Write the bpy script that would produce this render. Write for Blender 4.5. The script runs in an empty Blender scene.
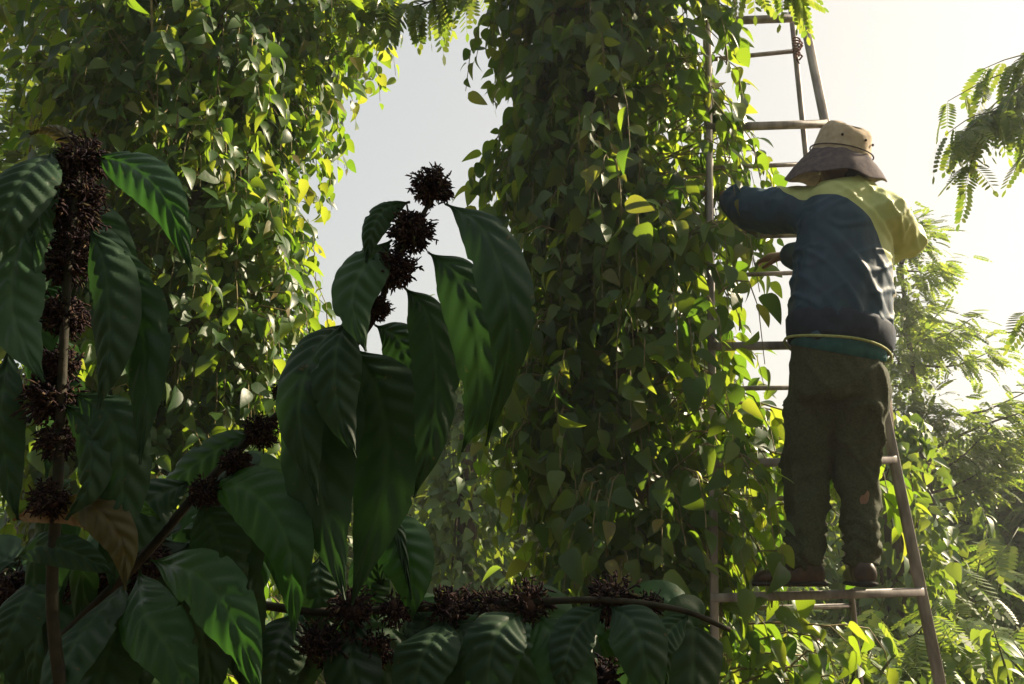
import bpy, math, random
import numpy as np
from mathutils import Vector, Matrix, noise

random.seed(7)
R_ = math.radians
scene = bpy.context.scene
COL = scene.collection
FAST = 1.0

# ------------------------------------------------------------------ camera
CAMZ, PITCH, FPX = 1.5, R_(14.0), 887.0
cam = bpy.data.cameras.new("camera")
cam.sensor_width = 36.0
cam.lens = 36.0 * FPX / 1024.0
cam.clip_start = 0.05
cam.clip_end = 3000
camo = bpy.data.objects.new("camera", cam)
camo.location = (0, 0, CAMZ)
camo.rotation_euler = (math.pi / 2 + PITCH, 0, 0)
COL.objects.link(camo)
scene.camera = camo
cp, sp = math.cos(PITCH), math.sin(PITCH)


def at(px, py, Y):
    a = (px - 512) / FPX
    b = -(py - 342) / FPX
    d = np.array([a, cp - b * sp, sp + b * cp])
    return np.array([0, 0, CAMZ]) + d * (Y / d[1])


# ------------------------------------------------------------------ tagging
def tag(o, label=None, cat=None, group=None, kind=None):
    if label: o['label'] = label
    if cat: o['category'] = cat
    if group: o['group'] = group
    if kind: o['kind'] = kind
    return o


def empty(name, loc, label=None, cat=None, group=None):
    o = bpy.data.objects.new(name, None)
    o.location = Vector(loc)
    o.empty_display_size = 0.1
    COL.objects.link(o)
    return tag(o, label, cat, group)


def link_mesh(name, me, mat, parent=None, smooth=True):
    o = bpy.data.objects.new(name, me)
    COL.objects.link(o)
    if mat is not None:
        for m in (mat if isinstance(mat, (list, tuple)) else [mat]):
            me.materials.append(m)
    if smooth and len(me.polygons):
        me.polygons.foreach_set('use_smooth', np.ones(len(me.polygons), dtype=bool))
    if parent is not None:
        o.parent = parent
        o.matrix_parent_inverse = Matrix.Translation(-Vector(parent.location))
        if parent.parent is not None:
            o.matrix_parent_inverse = Matrix.Translation(-(Vector(parent.location) * 0))
    return o


def mesh_np(name, V, F):
    """V (n,3); F list of arrays or (m,k) int array"""
    me = bpy.data.meshes.new(name)
    V = np.asarray(V, dtype=np.float32)
    if isinstance(F, np.ndarray):
        m, k = F.shape
        loops = F.astype(np.int32).ravel()
        starts = np.arange(0, m * k, k, dtype=np.int32)
        tot = np.full(m, k, dtype=np.int32)
    else:
        tot = np.array([len(f) for f in F], dtype=np.int32)
        loops = np.concatenate([np.asarray(f, dtype=np.int32) for f in F])
        starts = np.concatenate([[0], np.cumsum(tot)[:-1]]).astype(np.int32)
    me.vertices.add(len(V))
    me.vertices.foreach_set('co', V.ravel())
    me.loops.add(len(loops))
    me.loops.foreach_set('vertex_index', loops)
    me.polygons.add(len(tot))
    me.polygons.foreach_set('loop_start', starts)
    me.polygons.foreach_set('loop_total', tot)
    me.update(calc_edges=True)
    me.validate()
    return me


class MB:
    def __init__(s): s.V = []; s.F = []; s.n = 0

    def add(s, V, F):
        V = np.asarray(V, float)
        s.V.append(V)
        for f in F: s.F.append([i + s.n for i in f])
        s.n += len(V)

    def tube(s, pts, rad, k=7, cap=True, ref=None):
        pts = [np.asarray(p, float) for p in pts]
        n = len(pts)
        if np.isscalar(rad): rad = [rad] * n
        V = []
        prev = None
        for i in range(n):
            t = pts[min(i + 1, n - 1)] - pts[max(i - 1, 0)]
            t = t / (np.linalg.norm(t) + 1e-9)
            if prev is None:
                h = np.array(ref if ref is not None else ([0, 0, 1.0] if abs(t[2]) < .9 else [1.0, 0, 0]), float)
            else:
                h = prev
            u = h - t * np.dot(h, t); u /= (np.linalg.norm(u) + 1e-9)
            prev = u
            w = np.cross(t, u)
            r = rad[i]
            ru, rw = (r, r) if np.isscalar(r) else r
            for j in range(k):
                a = 2 * math.pi * j / k
                V.append(pts[i] + u * ru * math.cos(a) + w * rw * math.sin(a))
        F = []
        for i in range(n - 1):
            for j in range(k):
                F.append([i * k + j, i * k + (j + 1) % k, (i + 1) * k + (j + 1) % k, (i + 1) * k + j])
        if cap:
            F.append(list(range(k))[::-1]); F.append([(n - 1) * k + j for j in range(k)])
        s.add(V, F)

    def box(s, p0, p1, w, h, up=(0, 0, 1), bev=0.0):
        """bar from p0 to p1, cross-section w (sideways) x h (along up)"""
        p0 = np.asarray(p0, float); p1 = np.asarray(p1, float)
        t = p1 - p0; L = np.linalg.norm(t); t /= L
        u = np.asarray(up, float); u = u - t * np.dot(u, t); u /= np.linalg.norm(u)
        v = np.cross(t, u)
        b = bev if bev > 0 else min(w, h) * .15
        prof = [(w / 2 - b, h / 2), (w / 2, h / 2 - b), (w / 2, -h / 2 + b), (w / 2 - b, -h / 2),
                (-w / 2 + b, -h / 2), (-w / 2, -h / 2 + b), (-w / 2, h / 2 - b), (-w / 2 + b, h / 2)]
        V = []
        for p in (p0, p1):
            for (a, c) in prof: V.append(p + v * a + u * c)
        F = [[j, (j + 1) % 8, 8 + (j + 1) % 8, 8 + j] for j in range(8)]
        F.append(list(range(8))[::-1]); F.append([8 + j for j in range(8)])
        s.add(V, F)

    def build(s, name, mat, parent=None, smooth=True):
        me = mesh_np(name, np.concatenate(s.V), s.F)
        return link_mesh(name, me, mat, parent, smooth)


def bez(pts, n):
    """Catmull-Rom through pts"""
    P = [np.asarray(p, float) for p in pts]
    P = [2 * P[0] - P[1]] + P + [2 * P[-1] - P[-2]]
    out = []
    segs = len(P) - 3
    for i in range(n):
        u = i / (n - 1) * segs
        k = min(int(u), segs - 1); t = u - k
        a, b, c, d = P[k:k + 4]
        out.append(.5 * ((2 * b) + (-a + c) * t + (2 * a - 5 * b + 4 * c - d) * t * t + (-a + 3 * b - 3 * c + d) * t ** 3))
    return np.array(out)


# ------------------------------------------------------------------ materials
def newmat(name):
    m = bpy.data.materials.new(name); m.use_nodes = True
    nt = m.node_tree
    b = nt.nodes['Principled BSDF']
    return m, nt, b, nt.nodes['Material Output']


def ramp(nt, stops, fac):
    r = nt.nodes.new('ShaderNodeValToRGB')
    e = r.color_ramp.elements
    e[0].position, e[0].color = stops[0][0], (*stops[0][1], 1)
    e[1].position, e[1].color = stops[-1][0], (*stops[-1][1], 1)
    for p, c in stops[1:-1]:
        x = e.new(p); x.color = (*c, 1)
    nt.links.new(fac, r.inputs[0])
    return r.outputs[0]


def leaf_mat(name, stops, tstops, rough=.42, trans=.42, spec=.5, bump=0.0, nscale=40, coat=0.0):
    m, nt, b, out = newmat(name)
    g = nt.nodes.new('ShaderNodeNewGeometry')
    L = nt.links
    col = ramp(nt, stops, g.outputs['Random Per Island'])
    tcol = ramp(nt, tstops, g.outputs['Random Per Island'])
    tc = nt.nodes.new('ShaderNodeTexCoord')
    no = nt.nodes.new('ShaderNodeTexNoise'); no.inputs['Scale'].default_value = nscale
    no.inputs['Detail'].default_value = 3
    L.new(tc.outputs['Object'], no.inputs['Vector'])
    hsv = nt.nodes.new('ShaderNodeHueSaturation')
    mr = nt.nodes.new('ShaderNodeMapRange')
    mr.inputs[3].default_value = .65; mr.inputs[4].default_value = 1.35
    L.new(no.outputs['Fac'], mr.inputs[0]); L.new(mr.outputs[0], hsv.inputs['Value'])
    L.new(col, hsv.inputs['Color']); L.new(hsv.outputs[0], b.inputs['Base Color'])
    b.inputs['Roughness'].default_value = rough
    b.inputs['Specular IOR Level'].default_value = spec
    tr = nt.nodes.new('ShaderNodeBsdfTranslucent'); L.new(tcol, tr.inputs[0])
    mx = nt.nodes.new('ShaderNodeMixShader'); mx.inputs[0].default_value = trans
    L.new(b.outputs[0], mx.inputs[1]); L.new(tr.outputs[0], mx.inputs[2])
    L.new(mx.outputs[0], out.inputs['Surface'])
    if bump > 0:
        bp = nt.nodes.new('ShaderNodeBump'); bp.inputs['Strength'].default_value = bump
        bp.inputs['Distance'].default_value = .004
        L.new(no.outputs['Fac'], bp.inputs['Height']); L.new(bp.outputs[0], b.inputs['Normal'])
    return m


def solid(name, c0, c1, scale=8, rough=.7, spec=.3, bump=.3, dist=.01, stretch=None, detail=5, metal=0):
    m, nt, b, out = newmat(name); L = nt.links
    tc = nt.nodes.new('ShaderNodeTexCoord')
    mp = nt.nodes.new('ShaderNodeMapping')
    if stretch: mp.inputs['Scale'].default_value = stretch
    L.new(tc.outputs['Object'], mp.inputs[0])
    no = nt.nodes.new('ShaderNodeTexNoise'); no.inputs['Scale'].default_value = scale
    no.inputs['Detail'].default_value = detail
    L.new(mp.outputs[0], no.inputs['Vector'])
    c = ramp(nt, [(.32, c0), (.68, c1)], no.outputs['Fac'])
    L.new(c, b.inputs['Base Color'])
    b.inputs['Roughness'].default_value = rough
    b.inputs['Specular IOR Level'].default_value = spec
    b.inputs['Metallic'].default_value = metal
    bp = nt.nodes.new('ShaderNodeBump'); bp.inputs['Strength'].default_value = bump
    bp.inputs['Distance'].default_value = dist
    L.new(no.outputs['Fac'], bp.inputs['Height']); L.new(bp.outputs[0], b.inputs['Normal'])
    return m


G = lambda a, b: [(0, a), (1, b)]
M = {}
M['pepper'] = leaf_mat('pepper_leaf', [(0, (.014, .040, .014)), (.6, (.032, .075, .02)), (.95, (.06, .105, .03)), (1, (.14, .10, .04))],
                       [(0, (.16, .34, .02)), (.7, (.42, .60, .03)), (1, (.58, .62, .05))], rough=.42, trans=.40, spec=.42, bump=.3)
M['pepper_far'] = leaf_mat('pepper_leaf_far', [(0, (.03, .075, .02)), (1, (.08, .14, .035))],
                           G((.22, .38, .03), (.46, .56, .05)), rough=.5, trans=.34)
M['feather'] = leaf_mat('feather_leaf', G((.045, .09, .02), (.1, .15, .03)), G((.22, .38, .03), (.48, .56, .06)), rough=.5, trans=.42)
M['tree_leaf'] = leaf_mat('tree_leaf', G((.035, .085, .02), (.09, .15, .03)), G((.22, .36, .03), (.48, .54, .05)), rough=.5, trans=.38, nscale=5)
M['bush_leaf'] = leaf_mat('bush_leaf', G((.04, .1, .02), (.09, .16, .03)), G((.22, .38, .03), (.46, .56, .05)), rough=.45, trans=.40, nscale=10)
M['bark'] = solid('bark', (.05, .04, .03), (.14, .11, .08), 14, .9, .1, .8, .02, (1, 1, .25))
M['stem'] = solid('vine_stem', (.10, .09, .04), (.28, .22, .11), 30, .7, .2, .4, .004)
M['green_stem'] = solid('green_stem', (.05, .07, .02), (.12, .12, .05), 60, .6, .3, .4, .002)


def coffee_mat(name, c0, c1, t0, trans, rough=.36):
    m, nt, b, out = newmat(name); L = nt.links
    tc = nt.nodes.new('ShaderNodeTexCoord')
    no = nt.nodes.new('ShaderNodeTexNoise'); no.inputs['Scale'].default_value = 22
    no.inputs['Detail'].default_value = 6
    L.new(tc.outputs['Object'], no.inputs['Vector'])
    at_ = nt.nodes.new('ShaderNodeAttribute'); at_.attribute_name = 'vein'
    c = ramp(nt, [(.3, c0), (.72, c1)], no.outputs['Fac'])
    mx = nt.nodes.new('ShaderNodeMix'); mx.data_type = 'RGBA'
    mx.inputs[7].default_value = (c1[0] * 1.9 + .02, c1[1] * 1.6 + .02, c1[2] * 1.6 + .01, 1)
    L.new(at_.outputs['Fac'], mx.inputs[0]); L.new(c, mx.inputs[6])
    # insect specks and brown spots
    vo = nt.nodes.new('ShaderNodeTexNoise'); vo.inputs['Scale'].default_value = 130; vo.inputs['Detail'].default_value = 2
    L.new(tc.outputs['Object'], vo.inputs['Vector'])
    sp_ = ramp(nt, [(.70, (0, 0, 0)), (.78, (1, 1, 1))], vo.outputs['Fac'])
    m2 = nt.nodes.new('ShaderNodeMix'); m2.data_type = 'RGBA'; m2.inputs[7].default_value = (.10, .07, .03, 1)
    L.new(sp_, m2.inputs[0]); L.new(mx.outputs[2], m2.inputs[6])
    L.new(m2.outputs[2], b.inputs['Base Color'])
    n4 = nt.nodes.new('ShaderNodeTexNoise'); n4.inputs['Scale'].default_value = 9; n4.inputs['Detail'].default_value = 5
    L.new(tc.outputs['Object'], n4.inputs['Vector'])
    rr4 = nt.nodes.new('ShaderNodeMapRange'); rr4.inputs[1].default_value = .35; rr4.inputs[2].default_value = .65
    rr4.inputs[3].default_value = rough - .14; rr4.inputs[4].default_value = rough + .16
    L.new(n4.outputs['Fac'], rr4.inputs[0]); L.new(rr4.outputs[0], b.inputs['Roughness'])
    b.inputs['Specular IOR Level'].default_value = .3
    bp = nt.nodes.new('ShaderNodeBump'); bp.inputs['Strength'].default_value = .25; bp.inputs['Distance'].default_value = .002
    n2 = nt.nodes.new('ShaderNodeTexNoise'); n2.inputs['Scale'].default_value = 90; n2.inputs['Detail'].default_value = 4
    L.new(tc.outputs['Object'], n2.inputs['Vector'])
    L.new(n2.outputs['Fac'], bp.inputs['Height']); L.new(bp.outputs[0], b.inputs['Normal'])
    tr = nt.nodes.new('ShaderNodeBsdfTranslucent'); tr.inputs[0].default_value = (*t0, 1)
    ms = nt.nodes.new('ShaderNodeMixShader'); ms.inputs[0].default_value = trans
    L.new(b.outputs[0], ms.inputs[1]); L.new(tr.outputs[0], ms.inputs[2]); L.new(ms.outputs[0], out.inputs['Surface'])
    return m


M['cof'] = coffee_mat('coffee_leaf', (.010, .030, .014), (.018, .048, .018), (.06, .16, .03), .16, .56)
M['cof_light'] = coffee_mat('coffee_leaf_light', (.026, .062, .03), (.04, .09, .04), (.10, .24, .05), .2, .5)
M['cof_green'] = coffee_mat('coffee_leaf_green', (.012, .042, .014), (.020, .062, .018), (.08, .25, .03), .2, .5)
M['cof_young'] = coffee_mat('coffee_leaf_young', (.04, .10, .03), (.065, .14, .04), (.2, .4, .06), .3)
M['cof_old'] = coffee_mat('coffee_leaf_old', (.04, .04, .02), (.075, .06, .02), (.25, .2, .03), .25, .5)
M['cof_dead'] = coffee_mat('coffee_leaf_dead', (.16, .09, .04), (.3, .19, .1), (.4, .25, .1), .2, .7)
M['bloom'] = solid('dry_bloom', (.014, .010, .014), (.050, .032, .032), 120, .9, .1, .5, .002)
bm_ = M['bloom'].node_tree
gg = bm_.nodes.new('ShaderNodeNewGeometry')
cc_ = ramp(bm_, [(0, (.010, .009, .014)), (.55, (.035, .022, .026)), (.85, (.075, .042, .032)), (.95, (.05, .06, .025)), (1, (.14, .09, .06))], gg.outputs['Random Per Island'])
bm_.links.new(cc_, bm_.nodes['Principled BSDF'].inputs['Base Color'])
M['twig'] = solid('coffee_twig', (.016, .018, .012), (.045, .038, .026), 60, .8, .2, .6, .003)

# ------------------------------------------------------------------ light
SUN_AZ, SUN_EL = R_(67), R_(32)
w = bpy.data.worlds.new("World"); scene.world = w; w.use_nodes = True
wn = w.node_tree
bg = wn.nodes['Background']
sky = wn.nodes.new('ShaderNodeTexSky'); sky.sky_type = 'NISHITA'; sky.sun_disc = False
sky.sun_elevation = SUN_EL; sky.sun_rotation = SUN_AZ
sky.dust_density = 6.0; sky.air_density = 1.0; sky.ozone_density = 1.0
hs = wn.nodes.new('ShaderNodeHueSaturation'); hs.inputs['Saturation'].default_value = 1.05
gm = wn.nodes.new('ShaderNodeGamma'); gm.inputs[1].default_value = .30
tn = wn.nodes.new('ShaderNodeVectorMath'); tn.operation = 'MULTIPLY'; tn.inputs[1].default_value = (2.0, 1.93, 1.74)
wn.links.new(sky.outputs[0], hs.inputs['Color']); wn.links.new(hs.outputs[0], gm.inputs[0])
wn.links.new(gm.outputs[0], tn.inputs[0]); wn.links.new(tn.outputs[0], bg.inputs[0])
bg.inputs[1].default_value = 0.10
S = Vector((math.cos(SUN_EL) * math.sin(SUN_AZ), math.cos(SUN_EL) * math.cos(SUN_AZ), math.sin(SUN_EL)))
sl = bpy.data.lights.new('sun', 'SUN'); sl.energy = 5.0; sl.angle = R_(.6); sl.color = (1, .84, .60)
so = bpy.data.objects.new('sun', sl); so.rotation_euler = S.to_track_quat('Z', 'Y').to_euler(); so.location = (8, 4, 12)
COL.objects.link(so)
scene.view_settings.view_transform = 'Standard'
scene.view_settings.look = 'None'
scene.view_settings.exposure = 1.5
scene.view_settings.gamma = 1
scene.view_settings.use_curve_mapping = False
scene.cycles.max_bounces = 8
scene.cycles.diffuse_bounces = 3
scene.cycles.transmission_bounces = 4
scene.cycles.transparent_max_bounces = 8
scene.cycles.volume_bounces = 0

# ------------------------------------------------------------------ leaf templates
def tmpl_ovate(n=6, w=.34, fold=.18, droop=.25, peak=.36, tipp=1.6):
    V = []; F = []
    V.append((0, 0, 0))
    for i in range(1, n):
        s = i / n
        y = s
        # ovate with drawn-out tip
        ww = w * math.sin(math.pi * s ** peak) ** tipp * (1 - .25 * s)
        z = -droop * s * s
        V += [(-ww, y, z + fold * ww), (0, y, z), (ww, y, z + fold * ww)]
    V.append((0, 1.0, -droop))
    last = len(V) - 1
    F += [[0, 2, 1], [0, 3, 2]]
    for i in range(n - 2):
        a = 1 + 3 * i; b = a + 3
        F += [[a, a + 1, b + 1, b], [a + 1, a + 2, b + 2, b + 1]]
    a = 1 + 3 * (n - 2)
    F += [[a, a + 1, last], [a + 1, a + 2, last]]
    return np.array(V), F


def tmpl_pinnate(pairs=9, lw=.055, ll=.3, droop=.35, fold=.25):
    V = []; F = []
    def quadleaf(b, d, nrm, L, W):
        b = np.array(b, float); d = np.array(d, float); d /= np.linalg.norm(d)
        sd = np.cross(d, nrm); sd /= np.linalg.norm(sd)
        i = len(V)
        V.extend([b, b + d * L * .35 + sd * W, b + d * L * .75 + sd * W * .85, b + d * L, b + d * L * .75 - sd * W * .85, b + d * L * .35 - sd * W])
        F.append([i, i + 1, i + 2, i + 3, i + 4, i + 5])
    for k in range(pairs):
        s = .12 + .85 * k / pairs
        env = .65 + .35 * math.sin(math.pi * min(1, s * 1.1))
        z = -droop * s * s
        for sg in (-1, 1):
            quadleaf((0, s, z), (sg * 1, .45, -fold), (0, 0, 1), ll * env, lw)
    quadleaf((0, .97, -droop), (0, 1, -.6), (0, 0, 1), ll * .7, lw)
    i = len(V)
    # rachis
    V.extend([(-.006, 0, 0), (.006, 0, 0), (.006, .5, -droop * .25), (-.006, .5, -droop * .25), (.004, 1, -droop), (-.004, 1, -droop)])
    F.append([i, i + 1, i + 2, i + 3]); F.append([i + 3, i + 2, i + 4, i + 5])
    return np.array(V, float), F


T_PEP = tmpl_ovate(9, .33, .28, .38, .66, .8)
T_PEPF = tmpl_ovate(5, .36, .3, .25, .62, .85)
T_LONG = tmpl_ovate(6, .2, .25, .5, .85, .9)
T_TREE = tmpl_ovate(4, .3, .3, .2, .75, .9)
T_PIN = tmpl_pinnate()
T_PINF = tmpl_pinnate(6, .075, .32, .3)


def rows(v): return v / (np.linalg.norm(v, axis=1, keepdims=True) + 1e-9)


def instance(name, tmpl, P, D, N, S_, mat, parent, smooth=True, wv=.2):
    """leaves at P, along D, facing N, size S_"""
    P, D, N, S_ = map(lambda a: np.asarray(a, float), (P, D, N, S_))
    TV, TF = tmpl
    D = rows(D); X = rows(np.cross(D, N)); Z = np.cross(X, D)
    n = len(P); k = len(TV)
    rng = np.random.RandomState(n)
    wx = S_ * (1 + rng.uniform(-wv, wv, n))
    zz = S_ * rng.uniform(.3, 1.7, n)
    V = (P[:, None, :] + X[:, None, :] * (TV[None, :, 0:1] * wx[:, None, None]) + D[:, None, :] * (TV[None, :, 1:2] * S_[:, None, None])
         + Z[:, None, :] * (TV[None, :, 2:3] * zz[:, None, None])).reshape(-1, 3)
    tot = np.array([len(f) for f in TF]); fl = np.concatenate([np.array(f) for f in TF])
    loops = (fl[None, :] + (np.arange(n) * k)[:, None]).ravel().astype(np.int32)
    tots = np.tile(tot, n).astype(np.int32)
    starts = np.concatenate([[0], np.cumsum(tots)[:-1]]).astype(np.int32)
    me = bpy.data.meshes.new(name)
    me.vertices.add(len(V)); me.vertices.foreach_set('co', V.astype(np.float32).ravel())
    me.loops.add(len(loops)); me.loops.foreach_set('vertex_index', loops)
    me.polygons.add(len(tots)); me.polygons.foreach_set('loop_start', starts); me.polygons.foreach_set('loop_total', tots)
    me.update(calc_edges=True)
    return link_mesh(name, me, mat, parent, smooth)


# ------------------------------------------------------------------ pepper columns
def nz(x, y, z): return noise.noise(Vector((x, y, z)))


def vine_column(x, y, z0, z1, Rf, nlat, leaf, label, seed, far=False, lean=0.0, strands=4, group='pepper vines climbing living posts', bulge=.28, post=None):
    rng = random.Random(seed)
    root = empty('pepper_vine', (x, y, 0), label, 'vine', group)
    P = []; D = []; N = []; S_ = []
    st = MB()
    cx = lambda z: x + lean * (z - z0)
    for i in range(nlat):
        z = rng.uniform(z0, z1)
        a = rng.uniform(0, 2 * math.pi)
        R = Rf(z, a) * (1 + bulge * 2 * nz(math.cos(a) * 1.3 + seed, math.sin(a) * 1.3, z * 1.7) + bulge * 1.0 * nz(math.cos(a) * 3 + seed, math.sin(a) * 3, z * 4.5) + .25 * bulge * rng.uniform(-1, 1))
        R = min(R, Rf(z, a) * 1.32)
        depth = rng.random() ** .6           # 1 = outermost
        Rl = R * (.35 + .65 * depth)
        out = np.array([math.cos(a), math.sin(a), 0])
        side = np.array([-math.sin(a), math.cos(a), 0])
        r0 = max(.08, Rl - rng.uniform(.18, .4))
        p0 = np.array([cx(z), y, z]) + out * r0
        sw = rng.uniform(-.5, .5)
        Lh = Rl - r0
        p1 = p0 + out * Lh * .6 + side * sw * Lh * .5 + np.array([0, 0, rng.uniform(0, .1)])
        p2 = p0 + out * Lh + side * sw * Lh + np.array([0, 0, rng.uniform(-.1, .02)])
        p3 = p2 + out * .03 + side * sw * .05 + np.array([0, 0, -rng.uniform(.08, .26)])
        path = bez([p0, p1, p2, p3], 9)
        if seed == 23 and p2[0] > .84 and p2[1] < 3.16: continue      # pushed aside by the picker
        if not far and depth > .45: st.tube(path[::2], [.004, .0035, .003, .002, .0015], k=4, cap=False)
        m = rng.randint(6, 9) if not far else rng.randint(5, 7)
        for j in range(m):
            u = .25 + .75 * j / (m - 1)
            f = u * 8; k = min(int(f), 7); q = path[k] * (1 - (f - k)) + path[k + 1] * (f - k)
            sg = 1 if j % 2 else -1
            d = out * rng.uniform(-.2, .9) + side * sg * rng.uniform(.0, 1.0) + np.array([0, 0, -rng.uniform(.1, 1.4)])
            nrm = out * rng.uniform(-.1, 1.1) + np.array([0, 0, rng.uniform(.1, 1.1)]) + side * rng.uniform(-1, 1)
            pet = d / np.linalg.norm(d) * leaf * .15
            P.append(q + pet); D.append(d); N.append(nrm); S_.append(leaf * rng.choice((.55, .75, .9, 1.0, 1.1, 1.25)) * rng.uniform(.9, 1.1))
    instance('leaves', T_PEPF if far else T_PEP, P, D, N, S_, M['pepper_far'] if far else M['pepper'], root)
    if not far:
        for i in range(0, len(P), 37):      # hanging spikes of green berries
            q = P[i]; Ls = rng.uniform(.05, .10)
            st.tube([q, q + np.array([.003, 0, -Ls * .5]), q + np.array([0, .004, -Ls])], [.002, .0045, .003], k=5)
    # climbing stems
    rngp = random.Random(seed + 5)
    for k in range(strands):
        a = 2 * math.pi * k / strands + rngp.random()
        pts = []
        zz = 0.0
        while zz < z1:
            a += rngp.uniform(-.35, .35)
            rr = .12 + .05 * rngp.random()
            pts.append((cx(zz) + rr * math.cos(a), y + rr * math.sin(a), zz)); zz += .3
        st.tube(pts, .012, k=6)
    st.build('stems', M['stem'] if not far else M['bark'], root)
    # the living post it climbs
    pt = empty('living_post', (x, y, 0), post or ' '.join(('dark trunk inside the ' + label).split()[:15]), 'tree trunk', 'living posts under the vines')
    t = MB()
    pts = [(cx(q) + .03 * nz(seed, q, 1), y + .03 * nz(seed, q, 7), q) for q in np.linspace(-.1, z1 + .1, 16)]
    t.tube(pts, [(.11 - .04 * i / 15) for i in range(16)], k=10)
    t.build('trunk', M['bark'], pt)
    return root


# left great column
pL = at(178, 342, 4.4)
def RL(z, a):
    r = .64 + .10 * max(0, z - 2.8)
    u = min(1, max(0, (z - 4.2) / .8)); r += (.6 - .65 * math.cos(a)) * u * u * (3 - 2 * u)
    return r
vl = vine_column(pL[0], 4.4, .3, 5.8, RL, 3300, .094, 'broad pepper vine column at left with sunlit right side', 11)
# centre column
pC = at(628, 342, 3.5)
def RC(z, a):
    return .45 + .03 * math.sin(z * 2) + .36 * max(0, math.cos(a + .2)) ** 1.5 * (1 if z < 2.95 else max(0, 1 - (z - 2.95) / .45))
vc = vine_column(pC[0], 3.5, .4, 5.2, RC, 2700, .088, 'tall dense pepper vine column the ladder leans on', 23, lean=-.03, bulge=.6)
# distant column between
pM = at(468, 480, 8.0)
vm = vine_column(pM[0], 8.0, .2, 3.3, lambda z, a: .55 - .07 * z, 420, .12, 'narrow shaded pepper vine column seen far back between big coffee leaves', 31, far=True)
pN = at(893, 500, 6.6)
vn = vine_column(pN[0], 6.6, .2, 2.6, lambda z, a: .36, 260, .11, 'dark heart leaved vine just right of the trousers behind ladder', 37, far=True)
# unseen column added right of the frame to shade the foreground coffee
vs = vine_column(2.62, 1.72, .2, 5.4, lambda z, a: .72, 400, .12, 'unseen pepper vine added beyond right edge to shade the coffee', 41, far=True)

for k, (X, Y, R0) in enumerate(((-2.9, -.6, .8), (-1.3, -2.6, .9), (1.3, -2.4, .9), (2.9, -.7, .8), (-3.4, 2.0, .75), (0, -4.5, 1.1))):  # unseen columns added around the viewer to cut sky light and deepen shade
    vine_column(X, Y, .2, 5.6, lambda z, a, R0=R0: R0, 330, .17, ('added sky-blocking vine column left behind the viewer', 'added sky-blocking vine column close behind the viewer on the left', 'added sky-blocking vine column close behind the viewer on the right', 'added sky-blocking vine column right beside the viewer', 'added sky-blocking vine column beyond the left edge', 'added sky-blocking vine column farthest behind the viewer')[k], 80 + k, far=True)

# hanging bare stem on the left column
h = MB()
h.tube(bez([at(150, -30, 3.65), at(152, 40, 3.6), at(147, 75, 3.62), at(158, 120, 3.58), at(150, 150, 3.6), at(147, 168, 3.6)], 24), [.006] * 12 + [.0045] * 12, k=6)
h.tube(bez([at(158, 110, 3.59), at(150, 128, 3.58), at(155, 140, 3.57)], 6), .003, k=5)
h.tube(bez([at(148, 60, 3.61), at(137, 66, 3.58), at(133, 78, 3.59)], 6), .003, k=5)
h.build('bare_runner', M['stem'], vl)

# ------------------------------------------------------------------ trees
def tree(name, base, H, crownR, label, seed, leafmode='tree', nleaf=5000, trunk=.14, z_low=.35, group=None, cat='tree', leafsize=.12, clusters=60, shape=1.0, crowncy=0, spread=None, mat=None, tall=1.0):
    rng = random.Random(seed)
    root = empty(name, base, label, cat, group)
    b = np.array(base, float)
    st = MB()
    top = b + np.array([rng.uniform(-.3, .3), rng.uniform(-.3, .3), H * .92])
    mid = (b + top) / 2 + np.array([rng.uniform(-.2, .2), rng.uniform(-.2, .2), 0])
    tp = bez([b + np.array([0, 0, -.2]), mid, top], 10)
    st.tube(tp, [trunk * (1 - .085 * i) for i in range(10)], k=8)
    cl = []
    for i in range(clusters):
        u = z_low + (1 - z_low) * rng.random() ** .85
        f = min(u, .999) * 9; k = int(f); o = tp[k] * (1 - (f - k)) + tp[min(k + 1, 9)] * (f - k)
        a = rng.uniform(0, 2 * math.pi)
        v = (u - z_low) / (1 - z_low)
        env = (math.sin(math.pi * min(1, (.18 + .8 * v)))) ** shape
        L = crownR * env * rng.uniform(.35, 1.1)
        e = o + np.array([math.cos(a) * L, math.sin(a) * L, L * rng.uniform(.1, .6) * tall])
        m1 = (o + e) / 2 + np.array([0, 0, -.06 * L + rng.uniform(-.1, .1) * L])
        pth = bez([o, m1, e], 6)
        st.tube(pth, [max(.006, trunk * .32 * (1 - .17 * q)) * (.4 + .6 * L / crownR) for q in range(6)], k=5, cap=False)
        cl.append((pth, a, L))
    P = []; D = []; N = []; S_ = []
    for i in range(nleaf):
        pth, a, L = cl[rng.randrange(len(cl))]
        u = .35 + .65 * rng.random() ** .6
        f = u * 5; k = min(int(f), 4); q = pth[k] * (1 - (f - k)) + pth[k + 1] * (f - k)
        sc = spread or (.10 * crownR + .10)
        off = np.array([rng.gauss(0, sc), rng.gauss(0, sc), rng.gauss(0, sc * .6)])
        out = np.array([math.cos(a), math.sin(a), 0]) + off / (sc + 1e-6) * .5
        P.append(q + off); D.append(out + np.array([0, 0, rng.uniform(-1.0, .3)]))
        N.append(np.array([rng.uniform(-.7, .7), rng.uniform(-.7, .7), 1.0]))
        S_.append(leafsize * rng.uniform(.6, 1.25))
    tm = {'tree': T_TREE, 'pin': T_PINF, 'pinfine': T_PIN, 'long': T_LONG}[leafmode]
    mt = mat or {'tree': M['tree_leaf'], 'pin': M['feather'], 'pinfine': M['feather'], 'long': M['bush_leaf']}[leafmode]
    instance('crown', tm, P, D, N, S_, mt, root, smooth=(leafmode in ('tree', 'long')))
    st.build('trunk', M['bark'], root)
    return root


def px_base(px, Y): 
    p = at(px, 560, Y); return (p[0], Y, 0.0)

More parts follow.
